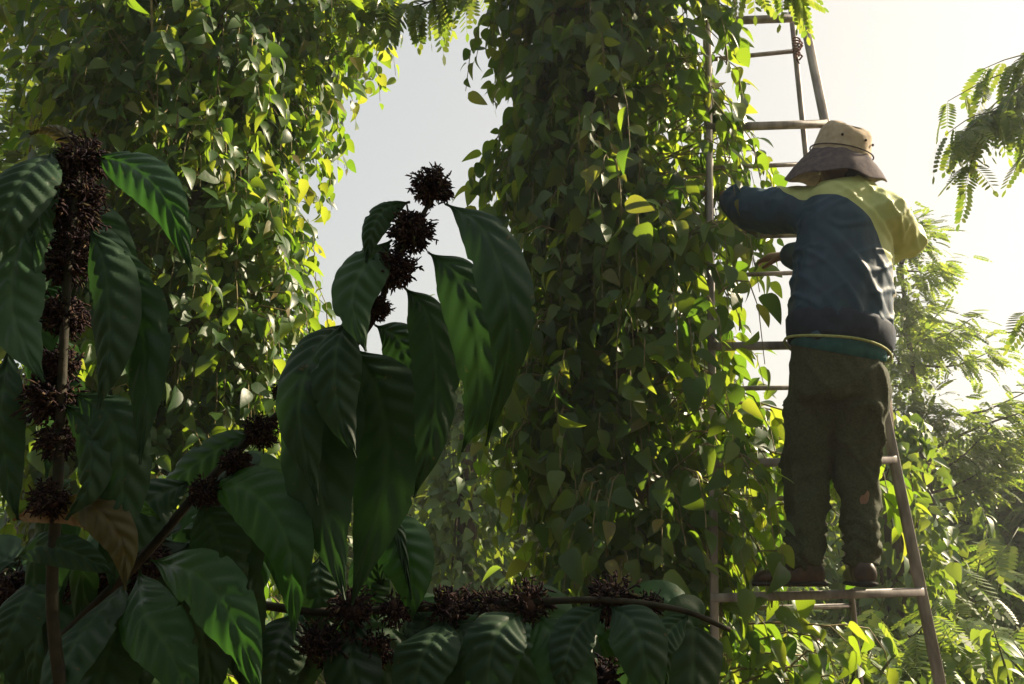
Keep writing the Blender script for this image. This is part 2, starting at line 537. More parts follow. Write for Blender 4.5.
# right side
tree('shade_tree', px_base(950, 9.5), 5.6, 1.1, 'tall light green feathery tree right of the person against the sky', 3, 'pin', 3000, .07, .2, 'shade trees behind the garden', leafsize=.17, clusters=44, tall=.9, spread=.14, shape=.5)
tree('shade_tree', px_base(992, 12.5), 3.0, 1.7, 'wide low feathery tree with dark forked trunk at right edge', 4, 'pin', 3800, .13, .4, 'shade trees behind the garden', leafsize=.3, clusters=50)
tree('shade_tree', px_base(1090, 10), 2.6, 1.4, 'feathery tree whose crown is cut by the right edge', 5, 'pin', 2200, .12, .3, 'shade trees behind the garden', leafsize=.3, clusters=40)
tree('shade_tree', px_base(860, 13), 3.4, 1.8, 'feathery tree low behind the ladder and the trousers', 6, 'pin', 2600, .1, .25, 'shade trees behind the garden', leafsize=.32, clusters=40)
tree('garden_tree', px_base(1015, 11), 2.7, 1.5, 'bushy round tree low at the right edge', 15, 'tree', 5000, .1, .1, 'garden trees seen through gaps', leafsize=.15, clusters=60)
tree('garden_tree', px_base(905, 14), 3.3, 1.7, 'bushy dark tree low behind the right ladder rail', 16, 'tree', 5000, .1, .1, 'garden trees seen through gaps', leafsize=.17, clusters=60)
# centre/left gaps
tree('garden_tree', px_base(520, 12), 5.6, 1.7, 'yellow green tree glimpsed left of the centre vine', 8, 'tree', 5200, .1, .2, 'garden trees seen through gaps', leafsize=.2, clusters=60)
tree('garden_tree', px_base(400, 14), 3.7, 2.0, 'round bright tree behind the middle coffee leaves', 9, 'tree', 5200, .12, .2, 'garden trees seen through gaps', leafsize=.2, clusters=60)
tree('garden_tree', px_base(270, 11), 3.6, 1.6, 'bright bushy tree low between left vine and coffee branch', 10, 'tree', 5200, .1, .1, 'garden trees seen through gaps', leafsize=.17, clusters=60)
tree('garden_tree', px_base(20, 7.5), 6.3, 1.5, 'sunlit yellow green tree at upper left edge', 12, 'tree', 7600, .1, .3, 'garden trees seen through gaps', leafsize=.13, clusters=60)
tree('garden_tree', px_base(700, 11), 4.0, 1.8, 'sunlit tree behind the lower ladder rungs', 13, 'tree', 4500, .1, .1, 'garden trees seen through gaps', leafsize=.18, clusters=60)
tree('garden_tree', px_base(120, 9), 3.5, 1.5, 'dark bushy tree behind the left coffee leaves', 14, 'tree', 3500, .1, .1, 'garden trees seen through gaps', leafsize=.17, clusters=50)

# far woodland as one mass
rng = random.Random(99)
P = []; D = []; N = []; S_ = []
for i in range(9000):
    a = R_(rng.uniform(-50, 50)); r = rng.uniform(20, 34)
    X = math.sin(a) * r; Y = math.cos(a) * r
    hh = 2.6 + 1.6 * (.5 + .5 * nz(X * .22, Y * .22, 3)) + (Y - 20) * .03
    P.append((X, Y, rng.random() ** .7 * hh)); D.append((rng.uniform(-1, 1), rng.uniform(-1, 1), rng.uniform(-1, .4)))
    N.append((rng.uniform(-.5, .5), rng.uniform(-1, .2), 1)); S_.append(rng.uniform(.4, .75))
wd = instance('far_woodland', T_TREE, P, D, N, S_, M['tree_leaf'], None)
tag(wd, 'distant band of trees closing the horizon behind the garden', 'woodland', kind='stuff')

# ------------------------------------------------------------------ low plants
def bush(px, Y, H, W, label, seed, n=10, leaf=.16, mode='long', nl=14, group='leafy shrubs under the vines', name='coffee_shrub', cat='shrub'):
    rng = random.Random(seed)
    b = np.array(px_base(px, Y))
    root = empty(name, b, label, cat, group)
    st = MB(); P = []; D = []; N = []; S_ = []
    for i in range(n):
        a = rng.uniform(0, 2 * math.pi); L = W * rng.uniform(.3, 1)
        hh = H * rng.uniform(.55, 1.05)
        o = b + np.array([0, 0, .05])
        e = b + np.array([math.cos(a) * L, math.sin(a) * L, hh])
        m1 = b + np.array([math.cos(a) * L * .35, math.sin(a) * L * .35, hh * .7])
        pth = bez([o, m1, e], 9)
        st.tube(pth, [.014 * (1 - .1 * q) for q in range(9)], k=5)
        for j in range(nl):
            u = .25 + .75 * (j + rng.random()) / nl
            f = u * 8; k = min(int(f), 7); q = pth[k] * (1 - (f - k)) + pth[min(k + 1, 8)] * (f - k)
            b2 = rng.uniform(0, 2 * math.pi)
            dr = rng.uniform(-.9, .15)
            P.append(q); D.append((math.cos(b2), math.sin(b2), dr)); N.append((rng.uniform(-.4, .4), rng.uniform(-.4, .4), 1)); S_.append(leaf * rng.uniform(.6, 1.2))
    tm = {'long': T_LONG, 'pin': T_PIN, 'tree': T_TREE}[mode]
    instance('leaves', tm, P, D, N, S_, M['bush_leaf'] if mode != 'pin' else M['feather'], root, smooth=mode != 'pin')
    st.build('stems', M['green_stem'], root)
    return root

bush(1000, 5.0, 1.22, .55, 'broad leaved sunlit shrub at lower right edge', 51, 14, .19, nl=22)
bush(935, 4.6, 1.05, .5, 'broad leaved shrub just right of the ladder foot', 52, 14, .18, nl=22)
bush(1060, 4.3, 1.1, .5, 'broad leaved shrub half cut by right edge', 53, 12, .18, nl=18)
bush(820, 4.4, 1.33, .5, 'feathery seedling with drooping fronds under the feet', 54, 14, .25, 'pin', 11, name='feathery_seedling')
bush(885, 5.4, 1.3, .5, 'feathery seedling behind the right ladder rail', 55, 14, .25, 'pin', 11, name='feathery_seedling')
bush(770, 5.8, 1.5, .6, 'bright feathery seedling left of the shoes', 56, 14, .25, 'pin', 11, name='feathery_seedling')
bush(960, 7.2, 1.9, .8, 'taller feathery shrub behind the lower right shrubs', 57, 14, .4, 'pin', 10, name='feathery_seedling')
bush(740, 7.0, 1.7, .8, 'leafy shrub behind the lower left ladder rail', 58, 14, .17, nl=22)
bush(590, 6.2, 1.5, .8, 'leafy shrub at the foot of the centre vine', 59, 14, .17, nl=22)
bush(490, 6.5, 1.35, .8, 'leafy shrub in front of the far vine column', 60, 14, .17, nl=22)
bush(380, 6.2, 1.45, .8, 'leafy shrub behind the bottom coffee branch', 61, 14, .17, nl=22)
bush(280, 7.0, 1.9, .8, 'sunlit leafy shrub seen below left coffee branch', 62, 16, .17, nl=24)
bush(180, 6.0, 1.4, .8, 'leafy shrub in the dark behind left coffee leaves', 63, 14, .17, nl=22)
bush(660, 8.5, 2.2, 1.0, 'tall leafy shrub behind the centre vine', 64, 16, .2, nl=26)
bush(420, 9.5, 2.3, 1.0, 'tall leafy shrub left of the far vine column', 65, 16, .2, nl=26)
bush(1010, 9.0, 2.3, 1.1, 'tall leafy shrub under the right trees', 66, 16, .2, nl=26)
bush(850, 8.8, 2.2, 1.0, 'tall leafy shrub straight behind the trousers', 67, 16, .2, nl=26)

# ------------------------------------------------------------------ ground
gv = []; gf = []
gx = np.concatenate([-np.geomspace(400, 14, 14), np.linspace(-12, 12, 60), np.geomspace(14, 400, 14)])
gy = np.concatenate([-np.geomspace(60, 4, 8), np.linspace(-2, 24, 64), np.geomspace(27, 900, 16)])
for yy in gy:
    for xx in gx:
        gv.append((xx, yy, .05 * nz(xx * .6, yy * .6, 0) + .02 * nz(xx * 2.1, yy * 2.1, 5)))
nx = len(gx)
for j in range(len(gy) - 1):
    for i in range(nx - 1): gf.append((j * nx + i, j * nx + i + 1, (j + 1) * nx + i + 1, (j + 1) * nx + i))
M['soil'] = solid('soil', (.06, .035, .02), (.16, .1, .06), 3.5, .95, .1, .8, .05, detail=10)
go = link_mesh('ground', mesh_np('ground', np.array(gv), np.array(gf)), M['soil'])
tag(go, kind='structure')
rng = random.Random(5)
P = []; D = []; N = []; S_ = []
for i in range(9000):
    X = rng.uniform(-7, 8); Y = rng.uniform(1.5, 18); a = rng.uniform(0, 6.28)
    P.append((X, Y, rng.uniform(.0, .16))); D.append((math.cos(a), math.sin(a), rng.uniform(-.1, .9))); N.append((rng.uniform(-.5, .5), rng.uniform(-.5, .5), 1)); S_.append(rng.uniform(.06, .16))
tag(instance('ground_cover', T_LONG, P, D, N, S_, M['bush_leaf'], None), 'low weeds and grass over the soil', 'weeds', kind='stuff')

# ------------------------------------------------------------------ branch of feathery tree, upper right; sprays at the top
def spray(pts, label, seed, nf, size, r=.012, fl=.35, n_sub=6, name='overhanging_branch'):
    rng = random.Random(seed)
    root = empty(name, pts[0], label, 'branch', 'overhanging feathery branches')
    st = MB(); P = []; D = []; N = []; S_ = []
    pth = bez(pts, 14)
    st.tube(pth, [r * (1 - .06 * i) for i in range(14)], k=6)
    for s in range(n_sub):
        i0 = 3 + int(10 * s / n_sub)
        o = pth[i0]; t = pth[min(i0 + 1, 13)] - pth[i0 - 1]; t /= np.linalg.norm(t)
        sd = np.array([rng.uniform(-.6, .6), rng.uniform(-.6, .6), rng.uniform(-.7, .5)])
        e = o + (t + sd) * fl * rng.uniform(.5, 1)
        sub = bez([o, (o + e) / 2 + np.array([0, 0, .03]), e], 6)
        st.tube(sub, [r * .4 * (1 - .12 * q) for q in range(6)], k=5)
        for j in range(nf):
            q = sub[rng.randint(1, 5)]
            d = t * rng.uniform(.1, 1) + np.array([rng.uniform(-.7, .7), rng.uniform(-.6, .6), rng.uniform(-1.0, .15)])
            P.append(q); D.append(d); N.append((rng.uniform(-.6, .6), rng.uniform(-.8, .3), 1)); S_.append(size * rng.uniform(.7, 1.2))
    instance('leaves', T_PIN, P, D, N, S_, M['feather'], root, smooth=False)
    st.build('twigs', M['green_stem'], root)

spray([at(1180, 0, 4.6), at(1060, 45, 4.4), at(1018, 92, 4.3), at(982, 125, 4.2)], 'feathery leafy branch reaching in from the upper right', 71, 6, .2, n_sub=20, fl=.40)
spray([at(1180, 330, 4.9), at(1090, 310, 4.8), at(1040, 318, 4.7), at(1020, 325, 4.7)], 'single frond tip at the right edge below the sky branch', 72, 3, .22, n_sub=3, fl=.14)
spray([at(560, -60, 4.6), at(480, -20, 4.5), at(420, 5, 4.4), at(385, 10, 4.3)], 'feathery twigs hanging between the two vine tops', 73, 7, .25, n_sub=7, fl=.28)
spray([at(700, -70, 3.3), at(740, -40, 3.2), at(775, -15, 3.15), at(800, 0, 3.1)], 'yellow green fronds hanging over the ladder top', 74, 4, .18, n_sub=4, fl=.12)

# ------------------------------------------------------------------ ladder
M['rail'] = solid('ladder_metal', (.12, .10, .10), (.36, .32, .31), 22, .6, .35, .5, .004, (1, 1, .35))
lad = empty('ladder', at(820, 684, 3.2), 'tall grey tapered ladder with a propped rear frame leaning into the centre vine', 'ladder')

def line_y(p0, p1, ypix):
    lo, hi = -2.0, 3.0
    def py(t):
        p = p0 + (p1 - p0) * t - np.array([0, 0, CAMZ])
        dep = p[1] * cp + p[2] * sp; up = -p[1] * sp + p[2] * cp
        return 342 - FPX * up / dep
    if py(lo) > py(hi): f = 1
    else: f = -1
    for _ in range(60):
        mid = (lo + hi) / 2
        if (py(mid) - ypix) * f > 0: lo = mid
        else: hi = mid
    return p0 + (p1 - p0) * (lo + hi) / 2

FL = (at(715, 684, 3.0), at(708, 10, 3.42)); FR = (at(940, 684, 3.0), at(800, 0, 3.42))
RLr = (at(712, 640, 3.62), at(705, 10, 3.5)); RRr = (at(858, 660, 3.62), at(790, 0, 3.5))
def ext(a, zb, zt):
    p0, p1 = a; d = p1 - p0
    return p0 + d * (zb - p0[2]) / d[2], p0 + d * (zt - p0[2]) / d[2]
for nm, (a, zb, zt, wd_) in {'rail': (FL, -.02, 4.5, .028)}.items(): pass
for a, zt, ww in ((FL, 4.6, .026), (FR, 4.6, .034)):
    b0, b1 = ext(a, -.02, zt); m = MB(); m.box(b0, b1, ww, .022, up=(0, 1, 0)); m.build('rail', M['rail'], lad, smooth=False)
for a, zt, ww in ((RLr, 4.5, .022), (RRr, 4.5, .024)):
    b0, b1 = ext(a, -.02, zt); m = MB(); m.tube([b0, b1], ww / 2, k=12); m.build('rear_rail', M['rail'], lad)
for yl, yr in ((22, 18), (128, 124), (236, 232), (347, 344), (464, 460), (598, 592), (745, 738)):
    a = line_y(*FL, yl); b = line_y(*FR, yr)
    m = MB(); m.box(a + np.array([-.012, -.002, 0]), b + np.array([.004, -.002, 0]), .030, .028, up=(0, 0, 1)); m.build('rung', M['rail'], lad, smooth=False)
for yl, yr in ((60, 51), (168, 164), (276, 272), (389, 387), (500, 497), (609, 606)):
    a = line_y(*RLr, yl); b = line_y(*RRr, yr)
    m = MB(); m.tube([a, b], .010, k=10); m.build('rear_rung', M['rail'], lad)
M['rag'] = solid('tie_rag', (.05, .05, .06), (.35, .2, .18), 60, .9, .1, .5, .003)
kp = line_y(*RRr, 45)
m = MB()
for i in range(7):
    a = i * 1.1
    m.tube(bez([kp + np.array([-.015, -.02, .02 - i * .012]), kp + np.array([.0, -.035, .015 - i * .014]), kp + np.array([.02 + .01 * math.sin(a), -.02, .01 - i * .013]), kp + np.array([.012, .02, -i * .012])], 7), .004, k=5)
m.tube(bez([kp + np.array([0, -.02, -.03]), kp + np.array([-.01, -.03, -.07]), kp + np.array([.005, -.025, -.11])], 6), [.008, .009, .007, .006, .005, .002], k=5)
m.build('wire_tie', M['rag'], lad)

# ------------------------------------------------------------------ person
def remesh(name, mb, vox, mat, parent, sm=2, disp=None):
    me = mesh_np('tmp', np.concatenate(mb.V), mb.F)
    ob = bpy.data.objects.new('tmp', me); COL.objects.link(ob)
    md = ob.modifiers.new('r', 'REMESH'); md.mode = 'VOXEL'; md.voxel_size = vox
    if sm:
        s = ob.modifiers.new('s', 'SMOOTH'); s.iterations = sm; s.factor = .5
    dg = bpy.context.evaluated_depsgraph_get()
    ev = ob.evaluated_get(dg)
    me2 = bpy.data.meshes.new_from_object(ev)
    bpy.data.objects.remove(ob); bpy.data.meshes.remove(me)
    me2.name = name
    if disp is not None:
        n = len(me2.vertices)
        co = np.empty(n * 3, np.float32); me2.vertices.foreach_get('co', co); co = co.reshape(-1, 3)
        no = np.empty(n * 3, np.float32); me2.vertices.foreach_get('normal', no) if False else None
        nn = np.array([v.normal[:] for v in me2.vertices])
        dd = np.array([disp(c, q) for c, q in zip(co, nn)])
        co = co + nn * dd[:, None]
        me2.vertices.foreach_set('co', co.astype(np.float32).ravel()); me2.update()
    return link_mesh(name, me2, mat, parent)


def blob(mb, c, r, k=14, axis=None):
    """ellipsoid, r=(rx,ry,rz)"""
    c = np.asarray(c, float); V = []; F = []
    n = 9
    V.append(c + np.array([0, 0, -r[2]]))
    for i in range(1, n):
        t = math.pi * i / n
        for j in range(k):
            a = 2 * math.pi * j / k
            V.append(c + np.array([r[0] * math.sin(t) * math.cos(a), r[1] * math.sin(t) * math.sin(a), -r[2] * math.cos(t)]))
    V.append(c + np.array([0, 0, r[2]]))
    L = len(V) - 1
    for j in range(k):
        F.append([0, 1 + (j + 1) % k, 1 + j]); F.append([L, 1 + (n - 2) * k + j, 1 + (n - 2) * k + (j + 1) % k])
    for i in range(n - 2):
        for j in range(k):
            a = 1 + i * k
            F.append([a + j, a + (j + 1) % k, a + k + (j + 1) % k, a + k + j])
    mb.add(V, F)


def limb(mb, pts, rad, k=14, ref=None):
    """tube with rounded ends"""
    mb.tube(pts, rad, k=k, ref=ref)
    for p, r in ((pts[0], rad[0]), (pts[-1], rad[-1])):
        if np.isscalar(r): blob(mb, p, (r, r, r), 10)


M['skin'] = solid('skin', (.16, .08, .05), (.22, .12, .075), 25, .55, .4, .15, .002)
M['hair'] = solid('hair', (.01, .008, .007), (.025, .02, .016), 80, .5, .4, .5, .003, (1, 1, .2))
YP = 2.93
head = at(842, 168, YP + .05); neck = at(846, 188, YP)
ls = at(803, 202, YP + .07); rs = at(880, 206, YP - .04)
le = at(757, 210, YP + .22); lh = at(722, 196, YP + .40)
re_ = at(906, 240, YP + .06); rh = at(786, 256, YP + .38)
chest = at(846, 232, YP); waist = at(840, 320, YP + .01); hipc = at(836, 366, YP + .02)
lhip = at(815, 378, YP + .05); rhip = at(858, 378, YP - .01)
lk = at(806, 468, YP + .12); rk = at(859, 470, YP + .06)
la = at(806, 566, YP + .07); ra = at(862, 566, YP + .03)
person = empty('person', (at(836, 592, YP)[0], YP, at(836, 592, YP)[2]),
               'person in beige brimmed hat and navy yellow jacket standing on ladder reaching into vine', 'person')
# forward direction of the person: away and to the left
FW = np.array([-.42, .9, 0]); FW /= np.linalg.norm(FW); SD = np.array([FW[1], -FW[0], 0])
b = MB()
blob(b, head, (.075, .088, .108), 18)
blob(b, head + FW * .045 + np.array([0, 0, -.045]), (.05, .05, .055))     # jaw
b.tube([head + FW * .085 + np.array([0, 0, .012]), head + FW * .108 + np.array([0, 0, -.022])], [.009, .015], k=8)  # nose
b.tube([head + FW * .078 - SD * .03 + np.array([0, 0, .028]), head + FW * .078 + SD * .03 + np.array([0, 0, .028])], [.012, .012], k=8)  # brow
b.tube([head + FW * .082 - SD * .022 + np.array([0, 0, -.055]), head + FW * .09 + np.array([0, 0, -.053]), head + FW * .082 + SD * .022 + np.array([0, 0, -.055])], [.006, .009, .006], k=8)  # lips
for s in (-1, 1): blob(b, head + SD * s * .076 + np.array([0, 0, -.005]), (.012, .02, .03), 10)
limb(b, [head + np.array([0, 0, -.07]), neck + np.array([0, 0, -.03])], [.05, .055])
b.tube([neck + np.array([0, 0, -.02]), chest, waist, hipc, hipc + np.array([0, 0, -.08])], [(.07, .10), (.10, .15), (.10, .13), (.11, .15), (.09, .13)], k=18, ref=FW)
limb(b, [neck + np.array([0, 0, -.05]), ls], [.05, .05]); limb(b, [neck + np.array([0, 0, -.05]), rs], [.05, .05])
limb(b, [ls, le], [.048, .038]); limb(b, [le, lh], [.037, .025]); limb(b, [rs, re_], [.048, .038]); limb(b, [re_, rh], [.037, .025])
for hp, kn, an in ((lhip, lk, la), (rhip, rk, ra)):
    limb(b, [hp, (hp + kn) / 2, kn], [.08, .07, .052]); limb(b, [kn, kn * .6 + an * .4, an], [.05, .052, .036])
    limb(b, [an, an + np.array([0, 0, -.02])], [.035, .034])


def hand(mb, wpos, d, nrm, thumb_side, curl=.5):
    d = d / np.linalg.norm(d); nrm = nrm - d * np.dot(nrm, d); nrm /= np.linalg.norm(nrm); sd = np.cross(d, nrm)
    mb.tube([wpos - d * .02, wpos + d * .03, wpos + d * .085], [(.017, .025), (.016, .036), (.013, .040)], k=12, ref=nrm)
    for i, (o, L, r) in enumerate(((-.030, .062, .0078), (-.010, .073, .0085), (.011, .070, .0085), (.030, .056, .0075))):
        p = wpos + d * .078 + sd * o; v = d.copy(); pts = [p - d * .02, p]
        for k, f in enumerate((.45, .32, .23)):
            ang = curl * (.5 + .35 * k)
            v = v * math.cos(ang) - nrm * math.sin(ang)
            v /= np.linalg.norm(v)
            p = p + v * L * f; pts.append(p)
        mb.tube(pts, [r * 1.1, r * 1.1, r, r * .92, r * .8], k=8)
    p = wpos + d * .025 + sd * thumb_side * .028
    v = d * .6 + sd * thumb_side * .8 - nrm * .25; v /= np.linalg.norm(v)
    p2 = p + v * .038; p3 = p2 + (v * .5 + d * .6 - nrm * .3) * .03
    mb.tube([p - v * .015, p, p2, p3], [.013, .012, .010, .0085], k=8)

hand(b, lh, lh - le, np.array([-.2, -.5, .8]), 1, .55)
hand(b, rh, rh - re_ + np.array([-.1, .1, .05]), np.array([-.1, -.6, .7]), -1, .6)
remesh('body', b, .0062, M['skin'], person, 1)

# eyes
M['eye'] = solid('eye', (.02, .01, .01), (.6, .58, .55), 60, .2, .5, 0, .001)
for s in (-1, 1):
    e = MB(); blob(e, head + FW * .074 + SD * s * .03 + np.array([0, 0, .008]), (.012, .012, .010), 10)
    e.build('eye', M['eye'], person)
hr = MB()
blob(hr, head - FW * .01 + np.array([0, 0, .018]), (.081, .088, .092), 18); blob(hr, head - FW * .04 + np.array([0, 0, -.03]), (.065, .05, .07), 14)
remesh('hair', hr, .007, M['hair'], person, 1, lambda c, n: .004 * noise.noise(Vector((c[0] * 60, c[1] * 60, c[2] * 12))))

# jacket
def fbm(p, s, o=3):
    v = 0; a = 1
    for i in range(o):
        v += a * noise.noise(Vector((p[0] * s, p[1] * s, p[2] * s))); s *= 2; a *= .5
    return v

j = MB()
j.tube([neck + np.array([0, 0, .012]), neck + np.array([0, 0, -.035]), chest + np.array([0, 0, .02]), chest * .5 + waist * .5, waist, at(840, 349, YP + .01)],
       [(.075, .085), (.10, .15), (.135, .172), (.145, .180), (.15, .190), (.135, .176)], k=24, ref=FW)
def blimb(pts, rad): 
    pp = bez(pts, 8); rr = [np.interp(i / 7, np.linspace(0, 1, len(rad)), rad) for i in range(8)]
    limb(j, list(pp), rr, 16)
blimb([chest + np.array([-.07, .03, .05]), ls + np.array([0.01, 0, -.035]), le, le * .45 + lh * .55 ], [.09, .088, .086, .066])
blimb([chest + np.array([.06, 0, .04]), rs + np.array([0, 0, -.03]), re_ + np.array([-.004, 0, -.0])], [.085, .085, .062])
blimb([re_, re_ * .5 + rh * .5 + np.array([0.02, 0, -.02]), re_ * .06 + rh * .94], [.068, .064, .055])
wz = waist[2]; tz = ls[2]
def jd(c, n):
    t = (c[2] - wz) / (tz - wz)
    f = .004 * fbm((c[0], c[1], c[2] * .45), 11)
    # diagonal drag folds from right shoulder to the left hip
    q = (c[0] * .8 + c[2] * .55)
    rr = noise.noise(Vector((q * 16, c[2] * 2.0, 3.3)))
    f += .007 * (max(0, 1 - abs(rr) * 5) - .15)
    r3 = noise.noise(Vector((c[0] * 5 - c[2] * 8, c[1] * 8, c[2] * 10 + 3)))
    f += .005 * (max(0, 1 - abs(r3) * 6) - .15)
    # gathering at hem
    f += .006 * math.sin(c[0] * 90 + 3 * noise.noise(Vector((c[0] * 6, c[1] * 6, 0)))) * max(0, 1 - abs(t + .05) * 4)
    # sleeves: rings
    if abs(c[0] - neck[0]) > .17: f += .007 * noise.noise(Vector((c[0] * 38, c[1] * 30, c[2] * 12)))
    return f
# navy / yellow split: curve z > g(x) in object space
jm, nt, bb, out = newmat('jacket_cloth'); L = nt.links
tc = nt.nodes.new('ShaderNodeTexCoord'); sx = nt.nodes.new('ShaderNodeSeparateXYZ'); L.new(tc.outputs['Object'], sx.inputs[0])
mr = nt.nodes.new('ShaderNodeMapRange')
curve_px = [(700, 20), (784, 100), (800, 168), (811, 184), (820, 188), (842, 195), (862, 209), (878, 229), (889, 250), (960, 268)]
cw = [at(a, c, YP - .13) for a, c in curve_px]
x0, x1 = cw[0][0], cw[-1][0]; z0, z1 = min(c[2] for c in cw), max(c[2] for c in cw)
mr.inputs[1].default_value = x0; mr.inputs[2].default_value = x1
L.new(sx.outputs[0], mr.inputs[0])
fc = nt.nodes.new('ShaderNodeFloatCurve'); L.new(mr.outputs[0], fc.inputs['Value'])
cur = fc.mapping.curves[0]
pts = [((c[0] - x0) / (x1 - x0), (c[2] - z0) / (z1 - z0)) for c in cw]
cur.points[0].location = pts[0]; cur.points[-1].location = pts[-1]
for p in pts[1:-1]: cur.points.new(*p)
fc.mapping.update()
mz = nt.nodes.new('ShaderNodeMapRange'); mz.inputs[1].default_value = z0; mz.inputs[2].default_value = z1
mz.clamp = False
L.new(sx.outputs[2], mz.inputs[0])
sb = nt.nodes.new('ShaderNodeMath'); sb.operation = 'GREATER_THAN'; L.new(mz.outputs[0], sb.inputs[0]); L.new(fc.outputs[0], sb.inputs[1])
mxc = nt.nodes.new('ShaderNodeMix'); mxc.data_type = 'RGBA'
L.new(sb.outputs[0], mxc.inputs[0])
no = nt.nodes.new('ShaderNodeTexNoise'); no.inputs['Scale'].default_value = 18; no.inputs['Detail'].default_value = 6
L.new(tc.outputs['Object'], no.inputs['Vector'])
L.new(ramp(nt, [(.3, (.011, .042, .085)), (.7, (.017, .063, .118))], no.outputs['Fac']), mxc.inputs[6])
L.new(ramp(nt, [(.3, (.46, .50, .19)), (.7, (.56, .60, .26))], no.outputs['Fac']), mxc.inputs[7])
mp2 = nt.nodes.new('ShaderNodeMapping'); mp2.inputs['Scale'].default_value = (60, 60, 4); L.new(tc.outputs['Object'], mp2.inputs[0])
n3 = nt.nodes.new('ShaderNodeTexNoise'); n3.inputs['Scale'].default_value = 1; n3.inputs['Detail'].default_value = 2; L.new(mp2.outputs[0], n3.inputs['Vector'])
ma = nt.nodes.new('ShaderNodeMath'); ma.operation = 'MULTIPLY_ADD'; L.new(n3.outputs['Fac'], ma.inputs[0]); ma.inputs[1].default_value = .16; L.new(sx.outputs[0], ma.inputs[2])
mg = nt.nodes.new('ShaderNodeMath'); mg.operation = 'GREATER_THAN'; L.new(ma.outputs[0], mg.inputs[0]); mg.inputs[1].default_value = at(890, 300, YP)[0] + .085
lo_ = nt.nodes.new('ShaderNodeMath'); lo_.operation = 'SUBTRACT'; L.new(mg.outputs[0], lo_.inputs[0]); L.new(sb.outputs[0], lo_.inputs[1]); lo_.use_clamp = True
mw = nt.nodes.new('ShaderNodeMix'); mw.data_type = 'RGBA'; L.new(lo_.outputs[0], mw.inputs[0]); L.new(mxc.outputs[2], mw.inputs[6]); mw.inputs[7].default_value = (.62, .58, .5, 1)  # pale streaks paint sunlit folds onto the jacket's right side
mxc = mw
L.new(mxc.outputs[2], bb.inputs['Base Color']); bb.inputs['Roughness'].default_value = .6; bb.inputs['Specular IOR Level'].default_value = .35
bp = nt.nodes.new('ShaderNodeBump'); bp.inputs['Strength'].default_value = .35; bp.inputs['Distance'].default_value = .006
L.new(no.outputs['Fac'], bp.inputs['Height']); L.new(bp.outputs[0], bb.inputs['Normal'])
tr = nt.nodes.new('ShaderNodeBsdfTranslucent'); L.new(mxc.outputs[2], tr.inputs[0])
ms = nt.nodes.new('ShaderNodeMixShader'); ms.inputs[0].default_value = .12
L.new(bb.outputs[0], ms.inputs[1]); L.new(tr.outputs[0], ms.inputs[2]); L.new(ms.outputs[0], out.inputs['Surface'])
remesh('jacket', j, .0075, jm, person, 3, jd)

M['hem'] = solid('jacket_hem_cloth', (.008, .016, .035), (.016, .03, .06), 30, .8, .2, .4, .004)
s = MB(); hp = []; 
for (py_, a_, b_) in ((322, .150, .188), (326, .156, .194), (336, .155, .192), (344, .150, .187), (348, .144, .180)): hp.append((at(840, py_, YP + .01), (a_, b_)))
s.tube([q[0] for q in hp], [q[1] for q in hp], k=64, ref=FW)
hv = s.V[0]
for i in range(len(hv)):
    rel = hv[i] - np.array([cc0 for cc0 in at(840, 335, YP + .01)]); aa = math.atan2(rel[1], rel[0])
    k_ = 1 + .018 * nz(aa * 4, rel[2] * 12, 2) + .008 * math.sin(aa * 31)
    hv[i] = hv[i] - rel + np.array([rel[0] * k_, rel[1] * k_, rel[2] - .05 * rel[0]])
s.build('jacket_hem', M['hem'], person)
# teal shirt tail, waistband cord
M['teal'] = solid('teal_cloth', (.01, .09, .12), (.02, .14, .17), 30, .8, .2, .4, .004)
s = MB(); s.tube([at(840, 335, YP + .01), at(839, 348, YP + .01), at(838, 353, YP + .015)], [(.125, .162), (.135, .171), (.137, .173)], k=28, ref=FW)
s.build('shirt_tail', M['teal'], person)
M['cord'] = solid('cord', (.25, .3, .1), (.4, .42, .2), 80, .8, .2, .5, .002)
s = MB(); ring = []
cc = at(838, 356, YP + .01)
for i in range(33):
    a = 2 * math.pi * i / 32
    dx = SD * math.cos(a) * .186 + FW * math.sin(a) * .150
    ring.append(cc + dx + np.array([0, 0, .022 - (dx[0] + .0) * .17 + .004 * math.sin(3 * a)]))
s.tube(ring, .0048, k=7, cap=False); s.build('waist_cord', M['cord'], person)

# trousers
M['trouser'] = solid('trouser_cloth', (.038, .043, .024), (.066, .072, .042), 140, .85, .15, .6, .003)
t = MB()
t.tube([at(838, 350, YP + .01), hipc + np.array([0, 0, -.0]), hipc + np.array([0, 0, -.12])], [(.130, .166), (.132, .166), (.108, .148)], k=24, ref=FW)
def tl(pts, rad):
    pp = bez(pts, 14); rr = [np.interp(i / 13, np.linspace(0, 1, len(rad)), rad) for i in range(14)]
    t.tube(list(pp), rr, k=18); blob(t, pp[0], (rr[0],) * 3)
tl([lhip + np.array([.01, 0, 0]), lhip * .5 + lk * .5, lk, lk * .5 + la * .5, la + np.array([0, 0, .03]), la + np.array([0, 0, -.005])], [.098, .092, .080, .072, .062, .057])
tl([rhip, rhip * .5 + rk * .5, rk + np.array([.0, 0, 0]), rk * .5 + ra * .5, ra + np.array([0, 0, .03]), ra + np.array([0, 0, .0])], [.092, .086, .072, .064, .059, .055])
az = la[2]
